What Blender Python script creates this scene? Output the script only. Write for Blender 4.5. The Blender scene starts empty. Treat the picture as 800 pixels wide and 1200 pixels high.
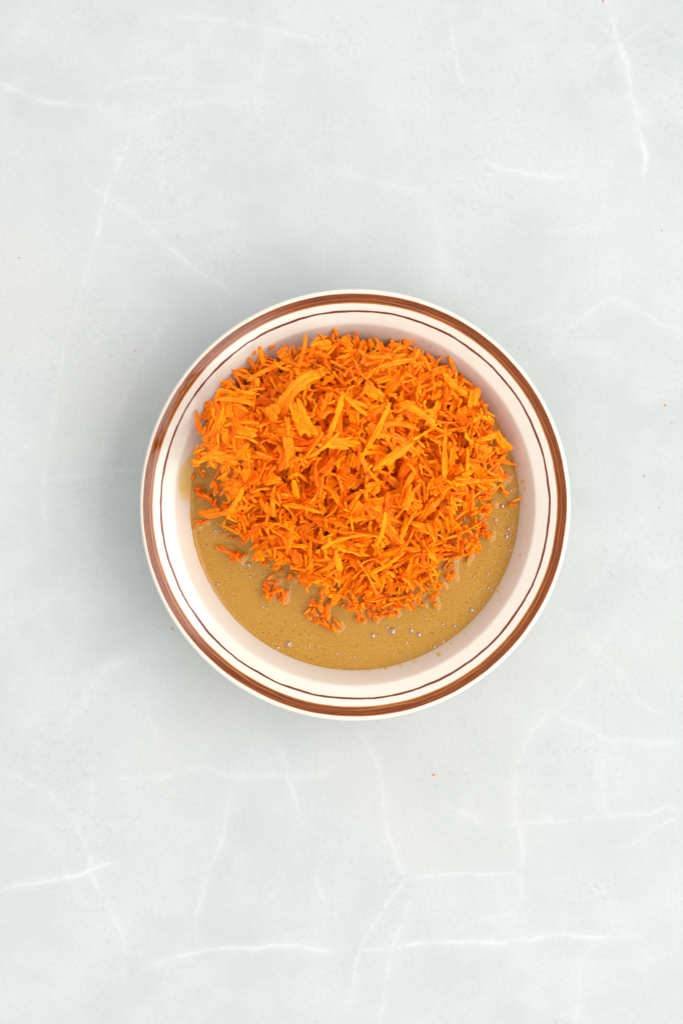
import bpy, math, random
import numpy as np
from mathutils import Vector

# ------------------------------------------------------------------ camera, world, light, exposure
MM = 0.001
TABLE_Z = 14.0          # the board's top, mm
RIM_Z = 80.0            # rim height, mm
CAM_D = 900.0           # camera above the rim plane, mm
PX = 0.496              # mm per photograph pixel in the rim plane
sc = bpy.context.scene
col = sc.collection

cam_data = bpy.data.cameras.new('camera')
cam = bpy.data.objects.new('camera', cam_data); col.objects.link(cam)
cam_data.sensor_fit = 'VERTICAL'
cam_data.sensor_height = 36.0
cam_data.lens = 36.0 * CAM_D / (1200 * PX)
cam_data.clip_start = 0.01
cam_data.clip_end = 50.0
cam.location = (0, 0, (RIM_Z + CAM_D) * MM)
cam.rotation_euler = (0, 0, 0)
sc.camera = cam

world = bpy.data.worlds.new('World'); sc.world = world
world.use_nodes = True
bg = world.node_tree.nodes['Background']
bg.inputs['Color'].default_value = (1.0, 0.995, 0.985, 1)
bg.inputs['Strength'].default_value = 0.93

ld = bpy.data.lights.new('window_light', 'AREA')
ld.shape = 'RECTANGLE'; ld.size = 5.2; ld.size_y = 2.5
ld.energy = 152.0
ld.color = (1.0, 0.985, 0.96)
lamp = bpy.data.objects.new('window_light', ld); col.objects.link(lamp)
lamp.location = (2.45, -0.55, 3.30)
lamp.rotation_euler = (Vector((0, 0, 0.06)) - Vector(lamp.location)).to_track_quat('-Z', 'Y').to_euler()

sc.view_settings.view_transform = 'Standard'
sc.view_settings.look = 'None'
sc.view_settings.exposure = 0.27
sc.view_settings.gamma = 1.0
sc.view_settings.use_curve_mapping = False
try:
    sc.cycles.use_denoising = True
    sc.cycles.max_bounces = 10
    sc.cycles.transparent_max_bounces = 12
except Exception:
    pass

rng = np.random.default_rng(11)
random.seed(11)

# ------------------------------------------------------------------ helpers
def px2w(px, py, z):
    """photograph pixel -> place in mm at height z"""
    k = PX * (CAM_D + RIM_Z - z) / CAM_D
    return (px - 400.0) * k, (600.0 - py) * k

BX, BY = px2w(416.0, 591.6, RIM_Z)      # bowl centre
BATTER_Z = 58.0

def make_mesh(name, verts, faces, mat, smooth=True, attrs=None):
    """verts in mm (n,3); faces (m,4) or list"""
    me = bpy.data.meshes.new(name)
    v = np.asarray(verts, dtype=np.float32) * MM
    if isinstance(faces, np.ndarray):
        m, k = faces.shape
        me.vertices.add(len(v)); me.vertices.foreach_set('co', v.ravel())
        me.loops.add(m * k); me.loops.foreach_set('vertex_index', faces.astype(np.int32).ravel())
        me.polygons.add(m)
        me.polygons.foreach_set('loop_start', np.arange(0, m * k, k, dtype=np.int32))
        me.update(calc_edges=True)
        me.validate()
    else:
        me.from_pydata([tuple(p) for p in v.tolist()], [], faces)
    me.polygons.foreach_set('use_smooth', np.full(len(me.polygons), smooth, dtype=bool))
    for an, (typ, arr) in (attrs or {}).items():
        a = me.attributes.new(an, typ, 'POINT')
        a.data.foreach_set('vector' if typ == 'FLOAT_VECTOR' else 'value', np.asarray(arr, dtype=np.float32).ravel())
    me.materials.append(mat)
    me.update()
    return me

def add_obj(name, me, loc=(0, 0, 0), parent=None):
    o = bpy.data.objects.new(name, me); col.objects.link(o)
    o.location = [c * MM for c in loc]
    if parent is not None:
        o.parent = parent
    return o

def tag(o, label=None, category=None, group=None, kind=None):
    if label: o['label'] = label
    if category: o['category'] = category
    if group: o['group'] = group
    if kind: o['kind'] = kind
    return o

class NT:
    def __init__(self, name):
        self.mat = bpy.data.materials.new(name); self.mat.use_nodes = True
        self.t = self.mat.node_tree
        self.bsdf = self.t.nodes['Principled BSDF']
        self.out = self.t.nodes['Material Output']
    def n(self, typ, ins=None, **kw):
        nd = self.t.nodes.new(typ)
        for k, v in kw.items(): setattr(nd, k, v)
        for k, v in (ins or {}).items():
            if isinstance(v, bpy.types.NodeSocket): self.t.links.new(v, nd.inputs[k])
            else: nd.inputs[k].default_value = v
        return nd
    def math(self, op, a, b=0.0, c=0.0, clamp=False):
        nd = self.n('ShaderNodeMath', {0: a, 1: b, 2: c}, operation=op); nd.use_clamp = clamp
        return nd.outputs[0]
    def step(self, x, lo, hi, a=0.0, b=1.0):
        return self.n('ShaderNodeMapRange', {'Value': x, 'From Min': lo, 'From Max': hi, 'To Min': a, 'To Max': b},
                      interpolation_type='SMOOTHSTEP').outputs['Result']
    def mix(self, f, a, b, blend='MIX'):
        nd = self.n('ShaderNodeMix', data_type='RGBA', blend_type=blend)
        for idx, v in ((0, f), (6, a), (7, b)):
            if isinstance(v, bpy.types.NodeSocket): self.t.links.new(v, nd.inputs[idx])
            else: nd.inputs[idx].default_value = v if idx == 0 else (*v, 1.0)
        return nd.outputs[2]
    def noise(self, vec, scale, detail=3.0, rough=0.55):
        return self.n('ShaderNodeTexNoise', {'Vector': vec, 'Scale': scale, 'Detail': detail, 'Roughness': rough}).outputs['Fac']
    def attr(self, name, out='Fac'):
        return self.n('ShaderNodeAttribute', attribute_name=name).outputs[out]
    def coords(self):
        return self.n('ShaderNodeTexCoord').outputs['Object']
    def link(self, a, b): self.t.links.new(a, b)
    def set(self, **kw):
        for k, v in kw.items():
            s = self.bsdf.inputs[k.replace('_', ' ')]
            if isinstance(v, bpy.types.NodeSocket): self.link(v, s)
            else: s.default_value = v
    def bump(self, h, strength, dist):
        b = self.n('ShaderNodeBump', {'Height': h, 'Strength': strength, 'Distance': dist})
        self.link(b.outputs[0], self.bsdf.inputs['Normal'])

# ------------------------------------------------------------------ materials
def mat_table():
    m = NT('pale_stone_board'); c = m.coords()
    big = m.noise(c, 5.0, 4, 0.6)
    mid = m.noise(c, 22.0, 5, 0.65)
    fine = m.noise(c, 420.0, 3, 0.7)
    warp = m.n('ShaderNodeVectorMath', {0: c, 1: m.n('ShaderNodeVectorMath', {0: m.n('ShaderNodeTexNoise', {'Vector': c, 'Scale': 9.0, 'Detail': 5.0}).outputs['Color'], 1: (0.09, 0.09, 0.09)}, operation='MULTIPLY').outputs[0]}, operation='ADD').outputs[0]
    vor = m.n('ShaderNodeTexVoronoi', {'Vector': warp, 'Scale': 8.0}, feature='DISTANCE_TO_EDGE').outputs['Distance']
    faint = m.math('MULTIPLY', m.step(vor, 0.035, 0.0), m.step(m.noise(c, 14.0, 2), 0.5, 0.7))
    vein = m.math('MULTIPLY', m.attr('vein'), m.step(m.noise(c, 60.0, 4, 0.7), 0.32, 0.66, 0.15, 1.15))
    vein = m.math('ADD', vein, m.math('MULTIPLY', faint, 0.10), clamp=True)
    base = m.mix(m.step(big, 0.35, 0.65), (0.423, 0.453, 0.455), (0.472, 0.490, 0.490))
    base = m.mix(m.step(mid, 0.35, 0.7, 0, 0.55), base, (0.516, 0.532, 0.532))
    base = m.mix(m.step(m.noise(c, 3.1, 2), 0.48, 0.68, 0, 0.4), base, (0.479, 0.467, 0.458))
    # patches of rubbed, slightly rough speckle
    sp = m.math('MULTIPLY', m.step(m.noise(c, 260.0, 2, 0.6), 0.52, 0.75), m.step(m.noise(c, 16.0, 3), 0.46, 0.64))
    base = m.mix(m.math('MULTIPLY', sp, 0.42), base, (0.332, 0.349, 0.340))
    base = m.mix(m.math('MULTIPLY', m.step(fine, 0.3, 0.7), 0.34), base, (0.380, 0.404, 0.404))
    base = m.mix(vein, base, (0.618, 0.633, 0.637))
    m.set(Base_Color=base, Roughness=0.62, Specular_IOR_Level=0.25)
    m.bump(m.math('ADD', m.math('MULTIPLY', fine, 0.5), m.math('MULTIPLY', vein, 0.4)), 0.12, 0.0006)
    return m.mat

def mat_ceramic():
    m = NT('glazed_ceramic'); c = m.coords()
    s = m.n('ShaderNodeSeparateXYZ', {0: c})
    x, y, z = s.outputs
    r = m.math('MULTIPLY', m.math('SQRT', m.math('ADD', m.math('MULTIPLY', x, x), m.math('MULTIPLY', y, y))), 1000.0)
    inv = m.math('DIVIDE', 1000.0, r)
    ux = m.math('MULTIPLY', x, inv); uy = m.math('MULTIPLY', y, inv)
    def ringvec(k, rs):
        return m.n('ShaderNodeCombineXYZ', {0: m.math('MULTIPLY', ux, k), 1: m.math('MULTIPLY', uy, k), 2: m.math('MULTIPLY', r, rs)}).outputs[0]
    wob = m.math('MULTIPLY', m.math('SUBTRACT', m.noise(ringvec(1.6, 0.0), 1.0, 3, 0.5), 0.5), 1.3)
    wob2 = m.math('MULTIPLY', m.math('SUBTRACT', m.noise(ringvec(9.0, 0.0), 1.0, 4, 0.6), 0.5), 0.5)
    rr = m.math('ADD', r, m.math('ADD', wob, wob2))
    top = m.step(z, 0.0700, 0.0710)                        # paint only on the upper face of the lip
    # broad band
    band = m.math('MULTIPLY', m.step(rr, 117.2, 117.8), m.step(rr, 123.25, 122.85))
    core = m.math('MULTIPLY', m.step(rr, 117.6, 118.6), m.step(rr, 123.1, 122.4))
    streak = m.noise(ringvec(3.0, 2.2), 1.0, 4, 0.65)
    streak2 = m.noise(ringvec(14.0, 5.0), 1.0, 3, 0.6)
    brown = m.mix(m.step(streak, 0.36, 0.66), (0.075, 0.009, 0.0003), (0.24, 0.050, 0.0006))
    brown = m.mix(m.math('MULTIPLY', m.step(streak2, 0.5, 0.72), 0.55), brown, (0.36, 0.090, 0.001))
    off = m.math('ADD', r, m.math('MULTIPLY', m.math('SUBTRACT', m.noise(ringvec(1.1, 0.0), 2.0, 2), 0.5), 4.5))
    gap = m.math('MULTIPLY', m.step(m.math('ABSOLUTE', m.math('SUBTRACT', off, 119.4)), 0.42, 0.05), m.step(m.noise(ringvec(2.2, 0.0), 1.0, 2), 0.38, 0.6, 0.25, 0.85))
    brown = m.mix(gap, brown, (0.46, 0.19, 0.04))
    brown = m.mix(core, (0.42, 0.14, 0.02), brown)
    # thin line
    wl = m.math('MULTIPLY', m.math('SUBTRACT', m.noise(ringvec(5.0, 0.0), 1.3, 4, 0.55), 0.5), 1.5)
    dl = m.math('ABSOLUTE', m.math('SUBTRACT', m.math('ADD', r, wl), 113.2))
    lw = m.step(m.noise(ringvec(7.0, 0.0), 1.0, 3), 0.3, 0.7, 0.34, 0.58)
    line = m.n('ShaderNodeMapRange', {'Value': dl, 'From Min': lw, 'From Max': m.math('ADD', lw, 0.22), 'To Min': 1.0, 'To Max': 0.0}).outputs[0]
    speck = m.step(m.noise(c, 900.0, 2, 0.6), 0.60, 0.78)
    cream = m.mix(m.noise(c, 30.0, 3), (0.615, 0.580, 0.500), (0.655, 0.620, 0.540))
    cream = m.mix(m.math('MULTIPLY', speck, 0.22), cream, (0.62, 0.54, 0.44))
    b = m.mix(m.math('MULTIPLY', line, top), cream, (0.15, 0.022, 0.004))
    b = m.mix(m.math('MULTIPLY', band, top), b, brown)
    m.set(Base_Color=b, Roughness=m.step(m.noise(c, 55.0, 3), 0.3, 0.7, 0.09, 0.16), IOR=1.42)
    m.bump(m.noise(ringvec(10.0, 0.12), 1.0, 2), 0.08, 0.0005)
    return m.mat

def mat_batter():
    m = NT('spiced_batter'); c = m.coords()
    g1 = m.noise(c, 1100.0, 3, 0.75)
    g2 = m.noise(c, 420.0, 4, 0.7)
    lo = m.noise(c, 28.0, 3, 0.55)
    b = m.mix(m.step(g1, 0.38, 0.64), (0.290, 0.134, 0.009), (0.475, 0.242, 0.031))
    b = m.mix(m.step(g2, 0.36, 0.68, 0, 0.6), b, (0.37, 0.178, 0.017))
    b = m.mix(m.step(lo, 0.3, 0.7, 0, 0.35), b, (0.40, 0.208, 0.036))
    spk = m.step(m.noise(c, 700.0, 1, 0.4), 0.70, 0.78)
    b = m.mix(m.math('MULTIPLY', spk, 0.7), b, (0.10, 0.035, 0.006))
    m.set(Base_Color=b, Roughness=0.15, IOR=1.37)
    m.bump(m.math('ADD', g1, m.math('MULTIPLY', lo, 2.0)), 0.06, 0.0004)
    return m.mat

def mat_carrot():
    m = NT('grated_carrot')
    tint = m.attr('tint'); wet = m.attr('wet'); fib = m.attr('fib', 'Vector')
    sv = m.n('ShaderNodeVectorMath', {0: fib, 1: (0.14, 1.7, 1.0)}, operation='MULTIPLY').outputs[0]
    st = m.noise(sv, 1.0, 4, 0.65)
    blot = m.noise(m.n('ShaderNodeVectorMath', {0: fib, 1: (0.5, 0.8, 3.0)}, operation='MULTIPLY').outputs[0], 1.0, 3, 0.6)
    deep = m.mix(tint, (0.86, 0.078, 0.0003), (1.0, 0.175, 0.0008))
    pale = m.mix(tint, (1.0, 0.215, 0.0008), (1.0, 0.385, 0.003))
    b = m.mix(m.step(st, 0.34, 0.66), deep, pale)
    b = m.mix(m.step(blot, 0.58, 0.80, 0, 0.5), b, (1.0, 0.52, 0.02))
    b = m.mix(m.math('MULTIPLY', wet, 0.35), b, (0.62, 0.10, 0.003))
    m.set(Base_Color=b, Roughness=m.math('SUBTRACT', 0.42, m.math('MULTIPLY', wet, 0.33)), IOR=1.38,
          Specular_IOR_Level=m.math('ADD', 0.16, m.math('MULTIPLY', wet, 0.4)),
          Subsurface_Weight=0.30, Subsurface_Scale=0.0016)
    m.bsdf.inputs['Subsurface Radius'].default_value = (1.0, 0.38, 0.04)
    m.bump(m.math('ADD', st, m.math('MULTIPLY', blot, 0.6)), 0.55, 0.0005)
    return m.mat

def mat_bubble():
    m = NT('bubble_film')
    tr = m.n('ShaderNodeBsdfTransparent', {'Color': (0.86, 0.76, 0.66, 1)})
    gl = m.n('ShaderNodeBsdfGlossy', {'Color': (1, 0.96, 0.92, 1), 'Roughness': 0.05})
    lw = m.n('ShaderNodeLayerWeight', {'Blend': 0.38}).outputs['Facing']
    f = m.math('ADD', m.math('MULTIPLY', lw, 0.40), 0.13, clamp=True)
    mx = m.n('ShaderNodeMixShader', {0: f, 1: tr.outputs[0], 2: gl.outputs[0]})
    m.link(mx.outputs[0], m.out.inputs['Surface'])
    return m.mat

def mat_smear():
    """wet translucent film: tints what lies under it, with a little gloss"""
    m = NT('thin_batter_film'); c = m.coords()
    f = m.math('MULTIPLY', m.attr('cover'), m.step(m.noise(c, 150.0, 4, 0.6), 0.25, 0.7, 0.6, 1.0), clamp=True)
    tr = m.n('ShaderNodeBsdfTransparent', {'Color': m.mix(f, (1, 1, 1), (1.0, 0.87, 0.42))})
    gl = m.n('ShaderNodeBsdfGlossy', {'Color': (1, 1, 1, 1), 'Roughness': 0.12})
    mx = m.n('ShaderNodeMixShader', {0: m.math('MULTIPLY', f, 0.04), 1: tr.outputs[0], 2: gl.outputs[0]})
    m.link(mx.outputs[0], m.out.inputs['Surface'])
    return m.mat

M_TABLE, M_CERAMIC, M_BATTER, M_CARROT, M_BUBBLE, M_SMEAR = mat_table(), mat_ceramic(), mat_batter(), mat_carrot(), mat_bubble(), mat_smear()

# ------------------------------------------------------------------ table board with its veins
VEINS = [  # strength, half width mm, pixel polyline on the board
 (.55,.9,[(190,12),(215,20),(260,22),(310,32),(345,42),(400,52)]),
 (.60,.9,[(0,98),(20,106),(45,117),(80,123),(108,124)]),
 (.35,.7,[(122,108),(135,98),(165,91),(215,97),(275,101)]),
 (.65,1.0,[(153,155),(142,185),(125,225),(118,265),(108,300),(97,340)]),
 (.55,1.1,[(100,215),(125,230),(160,252),(195,285),(235,320),(272,345)]),
 (.28,1.4,[(182,160),(190,190),(192,225)]),
 (.25,3.0,[(50,0),(20,45),(0,60)]),
 (.28,1.2,[(240,30),(215,62),(185,75)]),
 (.20,3.0,[(313,0),(312,50),(305,110)]),
 (.30,1.4,[(108,124),(140,130),(150,150),(200,125),(260,118)]),
 (.45,1.0,[(523,0),(530,40),(536,75),(545,100)]),
 (.75,1.4,[(708,0),(720,35),(735,75),(740,115),(748,150),(756,180),(752,225)]),
 (.45,.9,[(700,70),(727,50),(765,28)]),
 (.40,.8,[(705,32),(727,50)]),
 (.60,1.0,[(555,184),(590,198),(630,206),(678,203)]),
 (.35,1.2,[(400,200),(440,213),(480,221),(540,217)]),
 (.25,1.2,[(450,110),(465,150),(475,190),(478,215)]),
 (.28,3.5,[(505,225),(515,270),(517,330)]),
 (.35,1.0,[(550,215),(575,235),(590,260)]),
 (.35,1.0,[(635,272),(670,269),(705,268)]),
 (.30,1.0,[(490,68),(530,62)]),
 (.50,1.3,[(643,420),(660,390),(690,365),(720,350),(760,370),(800,392)]),
 (.28,1.6,[(640,845),(680,800),(715,745),(740,690)]),
 (.22,2.0,[(680,700),(740,620),(760,600)]),
 (.35,1.3,[(90,360),(75,400),(68,460),(62,500),(52,560),(54,640)]),
 (.35,1.2,[(198,370),(175,410),(155,450),(130,500),(115,550)]),
 (.35,1.0,[(135,350),(180,393)]),
 (.45,1.0,[(40,558),(100,558),(150,553),(185,547)]),
 (.35,1.0,[(25,525),(50,520),(110,520)]),
 (.40,2.0,[(85,850),(110,800),(130,780),(165,772)]),
 (.90,1.1,[(0,1043),(50,1034),(105,1020),(140,1008)]),
 (.60,1.1,[(0,900),(50,925),(85,955),(103,990),(105,1022),(125,1055),(142,1090),(146,1160)]),
 (.28,1.8,[(108,910),(105,990)]),
 (.50,1.0,[(130,912),(190,912),(240,898),(290,910),(360,910),(400,895)]),
 (.50,1.2,[(325,865),(340,920),(355,965)]),
 (.40,1.0,[(170,820),(185,870)]),
 (.75,1.0,[(165,1138),(200,1125),(250,1113),(340,1108),(400,1117)]),
 (.40,1.2,[(275,905),(262,975),(240,1030),(232,1110)]),
 (.35,.9,[(65,1047),(100,1058),(125,1060)]),
 (.30,1.0,[(370,1030),(395,1075)]),
 (.30,1.4,[(97,820),(80,860)]),
 (.55,1.2,[(420,855),(440,890),(450,950),(465,1010),(475,1028)]),
 (.55,1.0,[(475,1028),(540,1023),(620,1023)]),
 (.55,1.3,[(475,1028),(440,1080),(420,1120),(405,1180)]),
 (.80,1.1,[(400,1115),(470,1110),(550,1103),(620,1102),(660,1095),(750,1096)]),
 (.50,2.0,[(650,825),(620,860),(605,900),(603,950),(612,1000),(610,1060)]),
 (.50,1.0,[(655,840),(710,868),(760,872),(800,870)]),
 (.60,1.0,[(580,970),(650,963),(710,958),(800,948)]),
 (.35,1.2,[(710,870),(708,950)]),
 (.50,.9,[(525,1093),(570,1075),(610,1073)]),
 (.50,1.4,[(487,1040),(460,1110),(450,1160),(445,1200)]),
 (.45,1.2,[(680,1130),(675,1200)]),
 (.35,1.0,[(720,995),(760,975),(800,955)]),
 (.35,1.2,[(520,940),(570,968)]),
 (.35,1.2,[(560,420),(600,380),(640,372),(668,340)]),
 (.30,1.2,[(640,700),(700,760),(760,830),(800,850)]),
]

def fractal(poly, n=3, amp=0.035):
    p = [np.array(q, float) for q in poly]
    for k in range(n):
        q = [p[0]]
        for a, b in zip(p[:-1], p[1:]):
            d = b - a
            nrm = np.array((-d[1], d[0]))
            q += [(a + b) / 2 + nrm * rng.normal(0, amp), b]
        p = q
    return p

def build_table():
    fx = np.arange(-228, 228.1, 1.0); fy = np.arange(-336, 336.1, 1.0)
    outx = np.linspace(260, 900, 14); outy = np.linspace(370, 1000, 14)
    xs = np.concatenate([-outx[::-1], fx, outx]); ys = np.concatenate([-outy[::-1], fy, outy])
    X, Y = np.meshgrid(xs, ys)
    V = np.zeros_like(X)
    for s, w, poly in VEINS:
        w = w * 0.75; s = s * 0.62
        pts = fractal(poly)
        n = len(pts)
        pts = [np.array(px2w(q[0], q[1], TABLE_Z)) for q in pts]
        for i, (a, b) in enumerate(zip(pts[:-1], pts[1:])):
            t0 = (i + .5) / (n - 1)
            fade = min(1, 6 * t0 + .25, 6 * (1 - t0) + .25)
            pad = 8 * w
            ix = np.searchsorted(xs, [min(a[0], b[0]) - pad, max(a[0], b[0]) + pad])
            iy = np.searchsorted(ys, [min(a[1], b[1]) - pad, max(a[1], b[1]) + pad])
            sl = (slice(iy[0], iy[1]), slice(ix[0], ix[1]))
            xx, yy = X[sl], Y[sl]
            if xx.size == 0: continue
            d = b - a; L2 = (d @ d) + 1e-9
            t = np.clip(((xx - a[0]) * d[0] + (yy - a[1]) * d[1]) / L2, 0, 1)
            dd = np.hypot(xx - a[0] - t * d[0], yy - a[1] - t * d[1])
            val = s * fade * (0.62 * np.exp(-(dd / w) ** 2) + 0.38 * np.exp(-(dd / (4 * w)) ** 2))
            V[sl] = np.maximum(V[sl], val)
    ny, nx = X.shape
    idx = np.arange(nx * ny).reshape(ny, nx)
    faces = np.stack([idx[:-1, :-1], idx[:-1, 1:], idx[1:, 1:], idx[1:, :-1]], -1).reshape(-1, 4)
    verts = np.stack([X, Y, np.zeros_like(X)], -1).reshape(-1, 3)
    # thickness: a skirt and an underside, so the board has edges
    x0, x1, y0, y1 = xs[0], xs[-1], ys[0], ys[-1]
    b = len(verts)
    low = np.array([(x0, y0, -18), (x1, y0, -18), (x1, y1, -18), (x0, y1, -18), (x0, y0, 0), (x1, y0, 0), (x1, y1, 0), (x0, y1, 0)], float)
    fl = np.array([(3, 2, 1, 0), (0, 1, 5, 4), (1, 2, 6, 5), (2, 3, 7, 6), (3, 0, 4, 7)]) + b
    verts = np.vstack([verts, low]); faces = np.vstack([faces, fl])
    vein = np.concatenate([V.ravel(), np.zeros(8)])
    me = make_mesh('table', verts, faces, M_TABLE, smooth=False, attrs={'vein': ('FLOAT', vein)})
    return tag(add_obj('table', me, (0, 0, TABLE_Z)), 'pale grey marbled board with fine white veins under the bowl', 'table', kind='structure')
table = build_table()

# ------------------------------------------------------------------ bowl
INNER = [(0, 11), (40, 12), (66, 16.5), (82, 27), (91, 41), (95.4, 52), (97.4, 58), (100.2, 64.0), (103, 69.0), (104.7, 71.6), (105.5, 72.5), (106.5, 73.1), (107.8, 73.7), (109.5, 74.5), (112, 75.7), (114.5, 76.9), (117.4, 78.05), (120.2, 79.1), (122.2, 79.8)]
OUTER = [(123.0, 80.0), (124.3, 79.5), (125.1, 78.0), (125.3, 76.2), (124.6, 74.2), (122.8, 71.6), (119.6, 68), (114.5, 58), (107, 42), (96, 26), (80, 13), (66, 7.5), (63.0, 4.5), (62.2, 0.6), (61.4, 0.05), (58.2, 0.05), (57.4, 0.6), (56.6, 4.2), (40, 5.2), (0, 5.4)]

def shallow(pts): return [(r, z if z > 45 else 45 - (45 - z) * (45 - TABLE_Z) / 45) for r, z in pts]
INNER, OUTER = shallow(INNER), shallow(OUTER)

def catmull(pts, per=4):
    p = [np.array(q, float) for q in pts]
    p = [2 * p[0] - p[1]] + p + [2 * p[-1] - p[-2]]
    out = []
    for i in range(1, len(p) - 2):
        t0 = 0; t = [0]
        for a, b in zip(p[i - 1:i + 2], p[i:i + 3]): t.append(t[-1] + max(1e-4, np.linalg.norm(b - a)) ** 0.5)
        for s in np.linspace(t[1], t[2], per, endpoint=False):
            A1 = (t[1] - s) / (t[1] - t[0]) * p[i - 1] + (s - t[0]) / (t[1] - t[0]) * p[i]
            A2 = (t[2] - s) / (t[2] - t[1]) * p[i] + (s - t[1]) / (t[2] - t[1]) * p[i + 1]
            A3 = (t[3] - s) / (t[3] - t[2]) * p[i + 1] + (s - t[2]) / (t[3] - t[2]) * p[i + 2]
            B1 = (t[2] - s) / (t[2] - t[0]) * A1 + (s - t[0]) / (t[2] - t[0]) * A2
            B2 = (t[3] - s) / (t[3] - t[1]) * A2 + (s - t[1]) / (t[3] - t[1]) * A3
            out.append((t[2] - s) / (t[2] - t[1]) * B1 + (s - t[1]) / (t[2] - t[1]) * B2)
    out.append(p[-2])
    return np.array(out)

YS = 1.007                                     # the bowl is very slightly out of round
PROFILE = catmull(INNER + OUTER, 4)
ipts = catmull(INNER, 6)
WR, WZ = ipts[:, 0], ipts[:, 1]
def wall_z(r): return np.interp(r, WR, WZ)
def app_to_wall(rpx):
    """apparent radius in photograph pixels -> (r, z) on the inner wall"""
    app = WR / PX * CAM_D / (CAM_D + RIM_Z - WZ)
    return np.interp(rpx, app, WR), np.interp(rpx, app, WZ)

def build_bowl():
    seg = 224
    th = np.linspace(0, 2 * np.pi, seg, endpoint=False)
    prof = PROFILE.copy(); prof[:, 0] = np.maximum(prof[:, 0], 0.02)
    R, T = np.meshgrid(prof[:, 0], th, indexing='ij'); Z = np.repeat(prof[:, 1:2], seg, 1)
    wob = 1 + 0.0012 * np.sin(2 * T + 0.7) + 0.0008 * np.sin(3 * T + 2.1)
    Z = Z + 0.25 * np.sin(2 * T + 1.0) * np.clip((Z - 60) / 20, 0, 1)
    verts = np.stack([R * wob * np.cos(T), R * wob * np.sin(T) * YS, Z], -1).reshape(-1, 3)
    n = len(prof)
    i = np.arange(n - 1)[:, None]; j = np.arange(seg)[None, :]; k = (j + 1) % seg
    faces = np.stack([i * seg + j, i * seg + k, (i + 1) * seg + k, (i + 1) * seg + j], -1).reshape(-1, 4)
    me = make_mesh('mixing_bowl', verts, faces, M_CERAMIC)
    return tag(add_obj('mixing_bowl', me, (BX, BY, 0)), 'cream glazed ceramic mixing bowl with brown bands painted around its rim', 'bowl')
bowl = build_bowl()

# ------------------------------------------------------------------ height field on which shreds come to rest (bowl-centred, mm)
GR = 0.5; GH = 116.0
gx = np.arange(-GH, GH + 1e-6, GR); GN = len(gx)
GX, GY = np.meshgrid(gx, gx)                  # [row=y, col=x]
RAD = np.hypot(GX, GY / YS)
FLOOR = np.maximum(BATTER_Z - 0.6, wall_z(RAD))
G = FLOOR.copy()
OWNER = np.full(G.shape, -1, dtype=np.int32)

def pxb(px, py, z=68.0):
    x, y = px2w(px, py, z); return x - BX, y - BY

HEAP = [(392,390),(430,400),(470,402),(500,414),(530,430),(556,452),(570,472),(584,505),(594,530),(588,556),(580,578),(556,612),(545,645),(520,672),(504,695),(486,710),(462,716),(432,718),(412,712),(396,700),(374,692),(350,676),(326,662),(304,652),(288,632),(266,622),(262,598),(262,572),(256,552),(242,540),(240,515),(236,496),(246,476),(262,455),(284,430),(300,418),(325,412),(356,408)]
HP = np.array([pxb(*p, z=64.0) for p in HEAP])

def poly_dist(P, X, Y):
    inside = np.zeros(X.shape, bool); dist = np.full(X.shape, 1e9)
    n = len(P)
    for i in range(n):
        a, b = P[i], P[(i + 1) % n]
        d = b - a
        t = np.clip(((X - a[0]) * d[0] + (Y - a[1]) * d[1]) / (d @ d), 0, 1)
        dist = np.minimum(dist, np.hypot(X - a[0] - t * d[0], Y - a[1] - t * d[1]))
        c = ((a[1] > Y) != (b[1] > Y)) & (X < (b[0] - a[0]) * (Y - a[1]) / (b[1] - a[1] + 1e-12) + a[0])
        inside ^= c
    return np.where(inside, dist, -dist)

SD = poly_dist(HP, GX, GY)
def lowfreq(scale, amp):
    k = int(2 * GH / scale) + 3
    c = rng.normal(0, 1, (k, k))
    fx = np.linspace(0, k - 1.001, GN); i = fx.astype(int); f = fx - i; f = f * f * (3 - 2 * f)
    rows = c[i] * (1 - f)[:, None] + c[i + 1] * f[:, None]
    return amp * (rows[:, i] * (1 - f) + rows[:, i + 1] * f)
ang = np.arctan2(GY + 10, GX)
steep = 0.62 + 0.28 * np.cos(ang - math.radians(140))      # steeper on the upper left side
HMAX = 20.0
TARGET = np.where(SD > 0, HMAX * np.tanh(SD * steep / HMAX), -5.0)
TARGET = TARGET + np.where(SD > 6, lowfreq(14, 1.2) + lowfreq(7, 0.6), 0)
TARGET = np.where(SD > 0, np.maximum(TARGET, 0.8), -5) + BATTER_Z
cells = np.argwhere(SD > 1.5)

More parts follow.
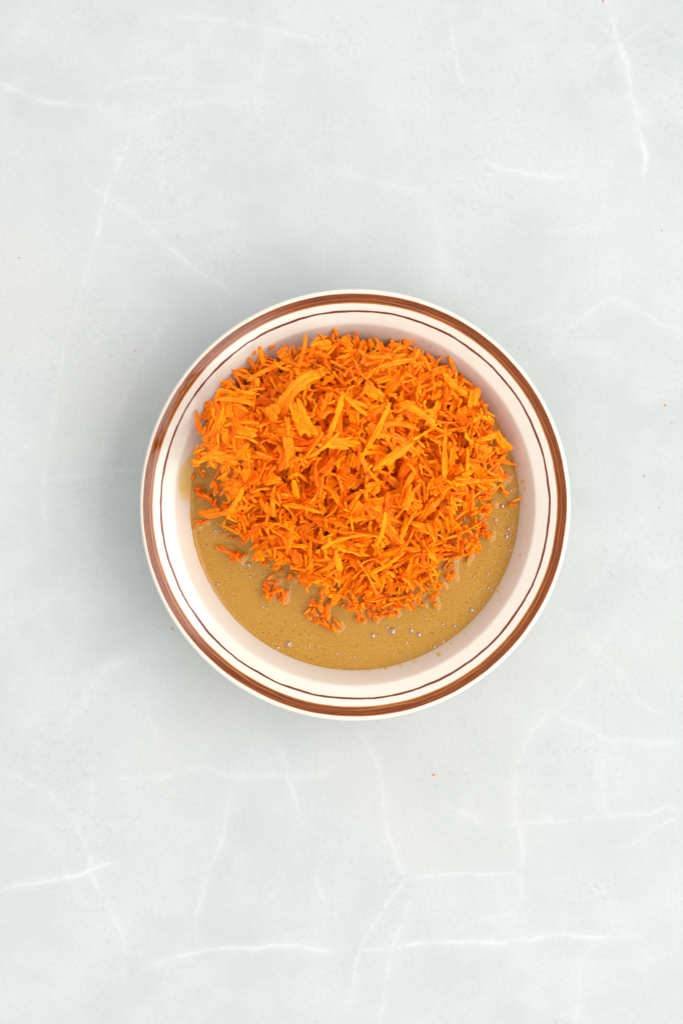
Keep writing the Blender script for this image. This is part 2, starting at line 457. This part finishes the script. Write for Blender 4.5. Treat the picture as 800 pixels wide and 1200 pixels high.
# ------------------------------------------------------------------ shreds
def strip(L, W, T, bend, bow, twist, y0=0.0, x0=0.0, fine=True):
    """one torn ribbon of carrot along x; returns verts (n,3), quads, fibre coords"""
    n = int(np.clip(L / 1.3 + 4, 7, 20)) if fine else 7
    K = 8 if fine else 6
    u = np.linspace(0, 1, n)
    a1, a2 = rng.uniform(0.04, 0.34), rng.uniform(0.03, 0.22)
    p1, p2 = rng.uniform(0.4, 1.0), rng.uniform(0.35, 0.9)
    e1, e2 = rng.uniform(0.08, 0.6), rng.uniform(0.25, 0.8)
    tap = np.minimum(1, e1 + (1 - e1) * np.minimum(1, u / a1) ** p1) * np.minimum(1, e2 + (1 - e2) * np.minimum(1, (1 - u) / a2) ** p2)
    wv = tap * (1 + np.convolve(rng.normal(0, 0.30, n + 2), [.3, .4, .3], 'valid')[:n])
    tv = tap ** 0.6 * (1 + rng.normal(0, 0.12, n))
    wv = np.clip(wv, 0.05, 1.5); tv = np.clip(tv, 0.12, 1.4)
    s = (u - 0.5) * L
    cx = s + x0
    cy = bend * L * (4 * (u - .5) ** 2 - .33) + y0 + np.cumsum(rng.normal(0, 0.05, n)) * 0.5
    cz = bow * L * (.33 - 4 * (u - .5) ** 2)
    tw = twist * (u - .5)
    phi = np.linspace(0, 2 * np.pi, K, endpoint=False) + np.pi / K
    crs = rng.uniform(-0.5, 0.5)
    ridge = rng.normal(0, 0.16, K)
    cyv = np.cos(phi); czv = np.sin(phi)
    yy = (cyv[None] * W / 2 * wv[:, None]) * (1 + rng.normal(0, 0.14, (n, K)))
    zz = (np.sign(czv) * np.abs(czv) ** 0.7 + ridge)[None] * T / 2 * tv[:, None] * (1 + rng.normal(0, 0.14, (n, K))) + crs * T * (cyv[None] ** 2) * wv[:, None]
    c, sn = np.cos(tw)[:, None], np.sin(tw)[:, None]
    vy = yy * c - zz * sn + cy[:, None]; vz = yy * sn + zz * c + cz[:, None]
    slope = np.gradient(cy, s)
    vx = cx[:, None] - (yy * slope[:, None]) + rng.normal(0, 0.16 * W, (n, K)) * (np.abs(u - .5) > .45)[:, None]
    verts = np.stack([vx, vy, vz], -1).reshape(-1, 3)
    i = np.arange(n - 1)[:, None]; j = np.arange(K)[None]; k = (j + 1) % K
    q = np.stack([i * K + j, i * K + k, (i + 1) * K + k, (i + 1) * K + j], -1).reshape(-1, 4)
    # end caps as quads
    caps = []
    for base, flip in ((0, True), ((n - 1) * K, False)):
        for t in range(1, K // 2):
            f = [base + t - 1, base + t, base + K - 1 - t, base + K - t]
            if t == 1: f = [base + 0, base + 1, base + K - 2, base + K - 1]
            else: f = [base + t - 1, base + t, base + K - 1 - t, base + K - t]
            caps.append(f[::-1] if flip else f)
    q = np.vstack([q, np.array(caps)])
    fibre = np.stack([np.repeat(s, K), yy.ravel() + np.tile(phi * 0.3, n), np.full(n * K, rng.uniform(0, 100))], -1)
    return verts, q, fibre

def shred_mesh(L, W, T, bend, bow, twist):
    if W > 3.6 and L > 7:
        k = int(rng.integers(2, 5)) if W > 4.4 else 2
        V, Q, F = [], [], []; base = 0
        for t in range(k):
            y0 = (t - (k - 1) / 2) * W / k
            l2 = L * rng.uniform(0.6, 1.0)
            v, q, f = strip(l2, W / k * rng.uniform(1.25, 1.75), T * rng.uniform(.75, 1.1), bend * l2 / L, bow * l2 / L, twist, y0, (L - l2) * rng.uniform(-.5, .5))
            v[:, 2] += rng.normal(0, 0.12 * T)
            V.append(v); Q.append(q + base); F.append(f); base += len(v)
        return np.vstack(V), np.vstack(Q), np.vstack(F)
    return strip(L, W, T, bend, bow, twist)

def rotmat(yaw, pitch, roll):
    cy, sy, cp, sp, cr, sr = math.cos(yaw), math.sin(yaw), math.cos(pitch), math.sin(pitch), math.cos(roll), math.sin(roll)
    Rz = np.array([[cy, -sy, 0], [sy, cy, 0], [0, 0, 1]])
    Ry = np.array([[cp, 0, -sp], [0, 1, 0], [sp, 0, cp]])       # + pitch lifts the +x end
    Rx = np.array([[1, 0, 0], [0, cr, -sr], [0, sr, cr]])
    return Rz @ Ry @ Rx

SHREDS = []
def deposit(x, y, yaw, L, W, T, bend=0., bow=0., twist=0., jitter=0.12, sink=0.35, tint=None, hero=None, lift=0.0):
    """lay a stiff shred on what is already there: it rests on the two highest supports on either side of its middle"""
    ns = max(5, int(L / 0.8))
    u = np.linspace(-.5, .5, ns); s = u * L
    c, sn = math.cos(yaw), math.sin(yaw)
    off = bend * L * (4 * u ** 2 - .33); zb = bow * L * (.33 - 4 * u ** 2)
    h = np.full(ns, -1e9)
    for wv in (-.3, 0, .3):
        px_ = x + s * c - (off + wv * W) * sn; py_ = y + s * sn + (off + wv * W) * c
        ix = np.clip(np.rint((px_ + GH) / GR).astype(int), 0, GN - 1); iy = np.clip(np.rint((py_ + GH) / GR).astype(int), 0, GN - 1)
        h = np.maximum(h, G[iy, ix])
    hh = h - zb
    li = np.where(s <= 0)[0]; ri = np.where(s >= 0)[0]
    best = None
    # upper hull edge that spans the middle
    A = hh[li][:, None]; B = hh[ri][None]; sa = s[li][:, None]; sb = s[ri][None]
    den = np.maximum(sb - sa, 1e-6)
    z0 = (A * sb - B * sa) / den
    z0[(sb - sa) < 1e-3] = hh[ns // 2] if ns % 2 else -1e9
    k = np.unravel_index(np.argmax(z0), z0.shape)
    m = (B[0, k[1]] - A[k[0], 0]) / den[k]
    z_mid = z0[k]
    m = float(np.clip(m, -0.9, 0.9))
    pitch = math.atan(m) + rng.normal(0, jitter)
    roll = rng.normal(0, jitter * 2.6)
    z = z_mid + T * 0.5 - sink * T * rng.uniform(0.3, 1.6) + lift
    rec = dict(x=x, y=y, z=z, yaw=yaw, pitch=pitch, roll=roll, L=L, W=W, T=T, bend=bend, bow=bow, twist=twist,
               tint=float(np.clip(rng.beta(2.2, 2.0) if tint is None else tint, 0, 1)), hero=hero)
    sid = len(SHREDS); SHREDS.append(rec)
    top = z + s * math.tan(pitch) + zb + T * 0.45
    nw = max(3, int(W / GR) + 1)
    for wv in np.linspace(-.42, .42, nw):
        px_ = x + s * c - (off + wv * W) * sn; py_ = y + s * sn + (off + wv * W) * c
        for dx in (0, .25):
            ix = np.clip(np.rint((px_ + dx + GH) / GR).astype(int), 0, GN - 1); iy = np.clip(np.rint((py_ + dx + GH) / GR).astype(int), 0, GN - 1)
            up = top > G[iy, ix]
            G[iy[up], ix[up]] = top[up]; OWNER[iy[up], ix[up]] = sid
    return rec

def rand_size():
    L = float(np.clip(np.exp(rng.normal(math.log(16.0), 0.42)), 5, 34))
    W = float(np.clip(np.exp(rng.normal(math.log(2.85), 0.38)), 1.2, 5.4))
    if L < 8: W = min(W, 3.0)
    T = float(np.clip(rng.normal(1.25, 0.28), 0.7, 2.0))
    return L, W, T

# a first loose layer, then the heap, then small bits shaken into the hollows
for it in range(800):
    r_, c_ = cells[rng.integers(0, len(cells))]
    L, W, T = rand_size()
    if SD[r_, c_] < 5: L = min(L, 9.0)
    deposit(gx[c_], gx[r_], rng.uniform(0, math.pi), L, W, T, bend=rng.normal(0, .06), bow=rng.normal(0, .03), sink=1.2, jitter=.08)
count = 0
for it in range(4500):
    cand = cells[rng.integers(0, len(cells), 14)]
    dfc = TARGET[cand[:, 0], cand[:, 1]] - G[cand[:, 0], cand[:, 1]]
    k = int(np.argmax(dfc))
    if dfc[k] < 0.2:
        count += 1
        if count > 25: break
        continue
    L, W, T = rand_size()
    r_, c_ = cand[k]
    x, y = gx[c_], gx[r_]
    yaw = rng.uniform(0, math.pi)
    sd = SD[r_, c_]
    if sd < 0.30 * L:                      # shreds near the edge are short or follow the edge
        if rng.random() < 0.85: L = max(5.0, min(L, 2.4 * sd + 3))
    deposit(x, y, yaw, L, W, T, bend=rng.normal(0, 0.055), bow=rng.normal(0.015, 0.045), twist=rng.normal(0, 0.6),
            jitter=0.17, sink=0.55)

for it in range(560):
    cand = cells[rng.integers(0, len(cells), 24)]
    k = int(np.argmax(TARGET[cand[:, 0], cand[:, 1]] - G[cand[:, 0], cand[:, 1]]))
    r_, c_ = cand[k]
    deposit(gx[c_], gx[r_], rng.uniform(0, math.pi), rng.uniform(4, 13), rng.uniform(1.0, 2.3), rng.uniform(.8, 1.5), bend=rng.normal(0, .07), bow=rng.normal(0, .04),
            twist=rng.normal(0, .6), sink=.6, jitter=.25)

# loose wet shreds half sunk in the batter
WETS = [((258,640),(270,648),6),((266,645),(284,660),6),((282,655),(283,648),4),((308,684),(330,678),6),((312,690),(320,702),7),((328,690),(336,708),6),((308,698),(322,694),6),((322,682),(328,698),5),
 ((364,701),(374,713),7),((372,706),(385,728),7),((367,724),(388,736),7),((391,728),(400,736),6),((362,712),(372,722),5),((418,716),(424,728),6),((430,716),(436,724),6),
 ((560,598),(574,608),5),((553,622),(560,648),6),((562,618),(568,630),6),((568,622),(574,632),5),((556,612),(572,618),5),((546,640),(550,656),6),((585,572),(594,582),5),((596,590),(603,592),3),
 ((228,570),(238,582),7),((236,576),(256,596),6),((232,545),(240,560),5),((226,610),(240,613),5),((252,560),(262,580),6),((520,672),(534,678),6),((500,700),(512,706),6),((262,536),(240,548),6),((244,530),(262,524),6)]
for a, b, w in WETS:
    mx_, my_ = pxb((a[0] + b[0]) / 2, (a[1] + b[1]) / 2, BATTER_Z)
    k = PX * (CAM_D + RIM_Z - BATTER_Z) / CAM_D
    dx, dy = (b[0] - a[0]) * k, -(b[1] - a[1]) * k
    L = max(4.0, math.hypot(dx, dy))
    r = deposit(mx_, my_, math.atan2(dy, dx), L, w * k * 0.95, 1.3, bend=rng.normal(0, .08), bow=rng.normal(0, .03), jitter=0.08, sink=0.4, tint=rng.uniform(.15, .6), hero='wet', lift=1.15)

def wet_bit(x, y):
    deposit(x, y, rng.uniform(0, math.pi), rng.uniform(3, 7.5), rng.uniform(1.2, 2.4), rng.uniform(.9, 1.4), bend=rng.normal(0, .1), bow=rng.normal(0, .05),
            twist=rng.normal(0, .5), jitter=0.3, sink=0.3, tint=rng.uniform(.1, .6), lift=0.7)
for a, b, w in WETS:
    if a[0] < 300 and a[1] > 640 and rng.random() < .5: continue
    x, y = pxb((a[0] + b[0]) / 2, (a[1] + b[1]) / 2, BATTER_Z)
    for t in range(3): wet_bit(x + rng.normal(0, 2.2), y + rng.normal(0, 2.2))
foot = np.argwhere((SD > -3.5) & (SD < 2.0) & ((ang < math.radians(10)) | (ang > math.radians(172))) & (RAD < 93))
for r_, c_ in foot[rng.integers(0, len(foot), 90)]: wet_bit(gx[c_], gx[r_])

# shreds that the photograph singles out: pixel ends, width in pixels, bend
HEROES = [
 ((326,490),(372,440),13,-0.14,0.05,0.62,'broad curved carrot shred arching over the shaded side of the heap'),
 ((314,478),(334,500),15,0.02,0.02,0.60,'broad flat carrot flake lying beside the arching curved shred'),
 ((344,472),(368,522),17,0.03,0.03,0.80,'wide pale carrot flake with frayed edges near the middle of the heap'),
 ((281,507),(311,516),9,-0.02,0.02,0.85,'pale blunt carrot shred with a square cut end, on the heap by the yellow smear'),
 ((260,474),(304,479),6,-0.05,0.02,0.55,None),
 ((392,392),(418,420),10,-0.10,0.06,0.70,'plump carrot shred tipping over the heap edge below the loose crumb'),
 ((224,604),(284,596),9,0.05,0.00,0.45,'long carrot shred reaching from the heap across the batter to the bowl wall'),
 ((230,481),(238,510),8,0.04,0.0,0.45,'carrot shred leaning alone on the white bowl wall above the yellow smear'),
 ((303,404),(312,434),7,0.0,0.04,0.65,'upright carrot shred sticking up beside two tiny crumbs on the wall'),
 ((291,419),(301,437),5,0.0,0.0,0.5,None),
 ((558,450),(546,490),11,0.04,0.04,0.55,'thick carrot shred standing out at the heap edge by the pinkish shaded wall'),
 ((424,426),(456,426),5,0.05,0.03,0.85,None),
 ((474,524),(517,494),4,0.02,0.02,0.95,'thin pale straight carrot sliver lying across the middle of the heap'),
 ((467,478),(506,500),8,-0.08,0.03,0.65,None),
 ((420,545),(455,480),6,0.03,0.02,0.75,None),
 ((386,520),(402,470),7,0.03,0.03,0.80,None),
 ((358,545),(400,514),5,0.06,0.03,0.85,None),
 ((345,560),(352,590),8,0.05,0.03,0.7,None),
 ((270,604),(292,570),8,0.02,0.03,0.75,None),
 ((392,640),(400,672),8,0.03,0.02,0.85,None),
 ((552,520),(585,508),8,0.03,0.02,0.7,None),
 ((575,505),(600,532),9,0.10,0.03,0.55,None),
 ((482,565),(470,600),9,0.02,0.02,0.7,None),
 ((510,440),(548,470),8,0.05,0.02,0.6,None),
 ((430,560),(480,520),9,0.02,0.02,0.7,None),
 ((300,640),(310,660),9,0.02,0.02,0.6,None),
 ((440,640),(452,600),6,0.05,0.02,0.8,None),
 ((330,590),(378,600),6,-0.04,0.02,0.75,None),
]
for a, b, w, bend, bow, tint, lab in HEROES:
    mx_, my_ = pxb((a[0] + b[0]) / 2, (a[1] + b[1]) / 2, 70)
    k = PX * (CAM_D + RIM_Z - 62) / CAM_D
    dx, dy = (b[0] - a[0]) * k, -(b[1] - a[1]) * k
    deposit(mx_, my_, math.atan2(dy, dx), math.hypot(dx, dy), w * k * 0.88, float(np.clip(w * k * 0.36, 0.9, 1.9)), bend=bend, bow=bow, twist=rng.normal(0, .3),
            jitter=0.06, sink=0.1, tint=tint, hero=lab or '')

# visible share of each shred from above, largest become things of their own
vis = np.bincount(OWNER[OWNER >= 0], minlength=len(SHREDS)).astype(float)
for i, r in enumerate(SHREDS):
    if r['hero'] is not None: vis[i] += 1e6
order = np.argsort(-vis)
single = set(order[:296].tolist())

def describe(r):
    a = math.degrees(math.atan2(r['y'] + 6, r['x'])) % 360
    side = ('by the pinkish shaded wall' if (a < 75 or a > 335) else 'by the wall with loose crumbs' if a < 165
            else 'by the yellow smear' if a < 205 else 'facing open batter')
    if r['hero'] == 'wet':
        shape = 'slim' if r['W'] < 2.6 else 'stubby'
        return 'small %s wet carrot shred half sunk in batter %s' % (shape, side), 'wet shreds in the batter'
    ix = int(round((r['x'] + GH) / GR)); iy = int(round((r['y'] + GH) / GR))
    sd = SD[iy, ix]
    where = 'on top of the heap' if sd > 40 else ('halfway down the heap ' if sd > 17 else 'at the heap edge ') + (side if sd <= 40 else '')
    if sd > 40:
        d = math.degrees(r['yaw']) % 180
        where += (', pointing to the yellow smear' if d < 30 or d > 150 else ', pointing to the open batter' if 60 < d < 120
                  else ', slanting across it' if d <= 60 else ', slanting towards the crumbs')
    tone = 'pale' if r['tint'] > .62 else 'deep orange' if r['tint'] < .42 else 'bright orange'
    size = 'broad torn' if r['W'] >= 3.6 else 'long slender' if r['L'] > 19 else 'short stubby' if r['L'] < 10 else 'narrow'
    if abs(r['bend']) > .085: size = 'curved ' + size.split()[0]
    return '%s %s carrot shred %s' % (size, tone, where), 'shreds of carrot in the bowl'

def build_shred(r, local):
    v, q, f = shred_mesh(r['L'], r['W'], r['T'], r['bend'], r['bow'], r['twist'])
    v = v @ rotmat(r['yaw'], r['pitch'], r['roll']).T
    zw = v[:, 2] + r['z']
    wet = np.clip(1.15 - (zw - BATTER_Z - 0.6) / 3.4, 0, 1)
    if not local: v = v + np.array([r['x'] + BX, r['y'] + BY, r['z']])
    return v, q, f, wet

wet_mask = np.zeros_like(G)
massV, massQ, massF, massT, massW = [], [], [], [], []; base = 0
for i, r in enumerate(SHREDS):
    if vis[i] < 1: 
        continue                                   # wholly buried under others
    v, q, f, wet = build_shred(r, i in single)
    wp = v[wet > 0.25]
    if len(wp):
        ox, oy = (r['x'], r['y']) if i in single else (-BX, -BY)
        ix = np.clip(np.rint((wp[:, 0] + ox + GH) / GR).astype(int), 0, GN - 1); iy = np.clip(np.rint((wp[:, 1] + oy + GH) / GR).astype(int), 0, GN - 1)
        wet_mask[iy, ix] = 1
    t = np.full(len(v), r['tint'])
    if i in single:
        me = make_mesh('carrot_shred', v, q, M_CARROT, attrs={'tint': ('FLOAT', t), 'wet': ('FLOAT', wet), 'fib': ('FLOAT_VECTOR', f)})
        o = add_obj('carrot_shred', me, (r['x'] + BX, r['y'] + BY, r['z']))
        grp = 'shreds of carrot in the bowl'
        if r['hero'] and r['hero'] != 'wet': lab = r['hero']
        else: lab, grp = describe(r)
        tag(o, lab, 'carrot shred', grp)
    else:
        massV.append(v); massQ.append(q + base); massF.append(f); massT.append(t); massW.append(wet); base += len(v)
me = make_mesh('grated_carrot', np.vstack(massV), np.vstack(massQ), M_CARROT,
               attrs={'tint': ('FLOAT', np.concatenate(massT)), 'wet': ('FLOAT', np.concatenate(massW)), 'fib': ('FLOAT_VECTOR', np.vstack(massF))})
tag(add_obj('grated_carrot', me), 'mound of finely grated orange carrot heaped on the batter', 'grated carrot', kind='stuff')
print('shreds', len(SHREDS), 'seen', int((vis >= 1).sum()), 'mass tris', sum(len(q) for q in massQ) * 2)

# ------------------------------------------------------------------ batter
def blur(a, sig):
    k = int(3 * sig) + 1; x = np.arange(-k, k + 1); g = np.exp(-x ** 2 / (2 * sig ** 2)); g /= g.sum()
    a = np.apply_along_axis(lambda m: np.convolve(m, g, 'same'), 0, a)
    return np.apply_along_axis(lambda m: np.convolve(m, g, 'same'), 1, a)
BUMP = np.clip(blur(wet_mask, 1.8) * 2.2, 0, 1) * 0.85 + np.clip(blur(wet_mask, 6.0) * 2.0, 0, 1) * 0.3
EDGE_R = float(np.interp(BATTER_Z, WZ, WR))

def batter_z(x, y):
    ix = int(round((x + GH) / GR)); iy = int(round((y + GH) / GR))
    return BATTER_Z + float(BUMP[iy, ix])

def build_batter():
    R = RAD
    keep = R < EDGE_R + 1.2
    z = BATTER_Z + BUMP + 0.9 * np.exp(-(EDGE_R - R).clip(0) / 0.9) + lowfreq(24, 0.12) + lowfreq(9, 0.03)
    use = keep[:-1, :-1] & keep[1:, :-1] & keep[:-1, 1:] & keep[1:, 1:]
    idx = np.arange(GN * GN).reshape(GN, GN)
    f = np.stack([idx[:-1, :-1], idx[:-1, 1:], idx[1:, 1:], idx[1:, :-1]], -1)[use]
    un, inv = np.unique(f, return_inverse=True)
    verts = np.stack([GX.ravel()[un], GY.ravel()[un], z.ravel()[un]], -1)
    return make_mesh('batter', verts, inv.reshape(-1, 4), M_BATTER)
batter = add_obj('batter', build_batter(), (BX, BY, 0))
tag(batter, 'glossy golden brown spiced batter with small bubbles, filling the bowl under the carrot', 'batter')

BUB = [(291,662,3.5),(292,676,2),(255,684,2.5),(252,622,2),(257,621,1.6),(307,711,2),(292,698,1.4),(261,694,1.2),(337,755,4),(325,759,2.5),(394,766,2),(362,757,1.5),(379,760,1.1),(379,773,1.1),(350,772,1),(312,713,1.4),
 (436,745,3.6),(459,740,4.6),(453,735,2),(481,739,3.1),(490,744,3.6),(466,734,1.3),(444,748,1.4),(464,752,1.1),(476,753,1.3),(498,725,1.5),(518,732,1.8),(532,734,2.4),(519,753,2.1),(509,759,2.2),(450,765,1.3),(460,767,1.3),(468,765,1),(477,765,1.3),(402,766,2),(415,770,1.6),(409,770,1.1),(424,764,1),
 (588,593,3),(580,609,2),(581,614,1.6),(595,620,2.4),(600,617,1.3),(593,629,3),(597.5,627,2.2),(599,645,1.6),(572,644,1.4),(575,662,1.2),(571,673,1.9),(589,667,1),(588,672,1),(555,676,1.2),(572,689,2.1),(562,690,1.6),(575,692,1.3),(556,699,1.3),(551,702,1.1),(552,715,3.3),(567,709,1.3),(598,575,2.2),
 (266,668,1.2),(276,690,1.1),(272,680,1),(300,720,1.1),(318,730,1),(330,740,1.1),(316,742,1.1),(286,712,1),(345,732,1.2),(352,744,1),(298,733,.9),(375,745,1),(388,752,1.1),(420,742,1),(408,735,1.2),(505,742,1),(540,722,1.1),(546,706,1),(528,745,1),(560,665,1),(580,650,1),(585,640,1.1),(500,762,1),(440,772,1),(365,772,1),(340,768,1.1)]
def bubble_mesh():
    rings = [(1.28, -0.10), (1.10, 0.06), (1.0, 0.16), (0.93, 0.42), (0.75, 0.68), (0.45, 0.86), (0.02, 0.94)]
    n = 12; v = []; f = []
    for r, z in rings:
        for t in range(n): v.append((r * math.cos(2 * math.pi * t / n), r * math.sin(2 * math.pi * t / n), z))
    for i in range(len(rings) - 1):
        for t in range(n): f.append((i * n + t, i * n + (t + 1) % n, (i + 1) * n + (t + 1) % n, (i + 1) * n + t))
    return make_mesh('bubble', np.array(v), np.array(f), M_BUBBLE)
bm_ = bubble_mesh()
mpit = NT('painted_pit_shade'); mpit.set(Base_Color=(0.10, 0.035, 0.008, 1), Roughness=0.35)  # dark brown paints the shade inside small popped bubbles, on flattened domes
pit_ = bm_.copy(); pit_.materials.clear(); pit_.materials.append(mpit.mat)
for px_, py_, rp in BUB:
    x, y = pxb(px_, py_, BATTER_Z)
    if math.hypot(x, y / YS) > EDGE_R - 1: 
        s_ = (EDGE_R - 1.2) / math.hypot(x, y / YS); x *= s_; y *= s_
    o = add_obj('pit_shade', pit_, (x, y, batter_z(x, y) - 0.02), batter) if rp < 1.15 else add_obj('bubble', bm_, (x, y, batter_z(x, y) - 0.02), batter)
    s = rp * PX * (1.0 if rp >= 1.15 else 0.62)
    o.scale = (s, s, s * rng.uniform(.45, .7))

# films and splashes of batter on the wall
def wall_pt(th, rpx, lift):
    r, z = app_to_wall(rpx)
    dz = 0.5
    n = np.array((-(np.interp(z + dz, WZ, WR) - np.interp(z - dz, WZ, WR)) ** 0 * 1.0, 0.28)); n /= np.linalg.norm(n)
    return ((r + n[0] * lift) * math.cos(th), (r + n[0] * lift) * math.sin(th) * YS, z + n[1] * lift)

def smear(th0, th1, lo, hi, thick, cover, nu=28, nv=8):
    """closed thin film on the wall: lo/hi give apparent radius in pixels along the angle"""
    v, c = [], []
    for i in range(nu):
        u = i / (nu - 1); th = th0 + (th1 - th0) * u
        a, b = lo(u), hi(u)
        for j in range(nv):
            t = j / (nv - 1)
            e = min(1, 5 * u, 5 * (1 - u)) * min(1, 4 * t + .35, 3.5 * (1 - t))
            v.append(wall_pt(th, a + (b - a) * t, 0.22 + thick * e)); c.append(cover * e)
    f = [(i * nv + j, (i + 1) * nv + j, (i + 1) * nv + j + 1, i * nv + j + 1) for i in range(nu - 1) for j in range(nv - 1)]
    me = make_mesh('smear', np.array(v), np.array(f), M_SMEAR, attrs={'cover': ('FLOAT', c)})
    return add_obj('smear', me, (0, 0, 0), batter)
def th_px(px_, py_): return math.atan2(-(py_ - 591.6), px_ - 416.0)
nz = rng.normal(0, 1, 40)
def jag(u, k): return float(np.interp(u * 12 + k, np.arange(40), nz))
T0, T1 = th_px(222, 512), th_px(206, 592) + 2 * math.pi
smear(T0, T1, lambda u: 189.5, lambda u: 197 + 14 * min(1, 2.2 * u) * (1 - max(0, (u - .8) * 2.5)) + 1.5 * jag(u, 3), 0.3, 0.9)
smear(th_px(226, 596) + (2 * math.pi if th_px(226, 596) < 0 else 0), th_px(240, 668) + 2 * math.pi, lambda u: 190.0, lambda u: 194.2 + 0.8 * jag(u, 9), 0.3, 1.4, 30, 6)
for px_, py_, sz in ((613,564,3.2),(615,572,2),(514,767,4),(584,692,2.4),(610,650,2),(604,668,1.6),(603,671,1.4),(452,783,3),(497,400+0,1.6),(522,412,1.6),(505,405,1.4),(612,630,1.4),(588,702,1.4),(432,786,2),(470,780,2.4),(486,776,2),(530,754,2),(545,742,1.6)):
    rr = math.hypot(px_ - 416, (py_ - 591.6) / YS); th = th_px(px_, py_)
    if rr < 191.5: rr = 191.8 + rng.uniform(0, 1.5)
    d = sz * 0.5 / rr
    smear(th - d * rng.uniform(.8, 1.6), th + d * rng.uniform(.8, 1.6), lambda u, rr=rr, sz=sz: rr - sz * .7, lambda u, rr=rr, sz=sz: rr + sz * .7, 0.3, 2.2, 7, 5)

# ------------------------------------------------------------------ crumbs
def crumb(pos, size, label, tint=0.6, group='stray carrot crumbs'):
    n, K = 6, 7; v = []
    for i in range(n):
        a = math.pi * i / (n - 1)
        for j in range(K):
            p = 2 * math.pi * j / K; rr = size * (1 + rng.normal(0, .18)) * max(0.03, math.sin(a)) * 0.5
            v.append((size * 0.75 * math.cos(a), rr * math.cos(p), rr * math.sin(p) * .7))
    v = np.array(v) @ rotmat(rng.uniform(0, 3.1), 0, rng.uniform(0, 3)).T
    f = np.array([(i * K + j, i * K + (j + 1) % K, (i + 1) * K + (j + 1) % K, (i + 1) * K + j) for i in range(n - 1) for j in range(K)])
    low = -v[:, 2].min()
    me = make_mesh('carrot_crumb', v, f, M_CARROT, attrs={'tint': ('FLOAT', np.full(len(v), tint)), 'wet': ('FLOAT', np.zeros(len(v))), 'fib': ('FLOAT_VECTOR', v + rng.uniform(0, 50))})
    return tag(add_obj('carrot_crumb', me, (pos[0], pos[1], pos[2] + low - 0.05)), label, 'crumb', group)
for px_, py_, sz, lab in ((393,387.5,3.6,'rounded carrot crumb stuck to the bowl wall above a tipping shred'),
                          (318,406,2.6,'small carrot crumb on the bowl wall, biggest of the four small ones'),
                          (297.5,413,2.0,'narrow carrot crumb on the bowl wall beside the upright shred'),
                          (281.5,433,2.2,'tiny carrot crumb on the bowl wall above the heap shoulder'),
                          (265,449,1.1,'minute carrot speck on the bowl wall at the heap edge')):
    w = wall_pt(th_px(px_, py_), math.hypot(px_ - 416, (py_ - 591.6) / YS), 0.5 * sz * .5)
    crumb((w[0] + BX, w[1] + BY, w[2] - sz * .25), sz, lab, group='carrot crumbs on the bowl wall')
for px_, py_, sz in ((508,908,1.7),(779,475,1.5),(754,558,1.2),(772,595,1.0),(23,302,1.1),(158,411,1.3),(775,270,1.1),(202,737,1.5),(706,1,1.3),(786,496,.7)):
    x, y = px2w(px_, py_, TABLE_Z)
    crumb((x, y, TABLE_Z), sz * .7, 'tiny orange carrot speck fallen on the pale board', 0.7, 'carrot specks on the board')
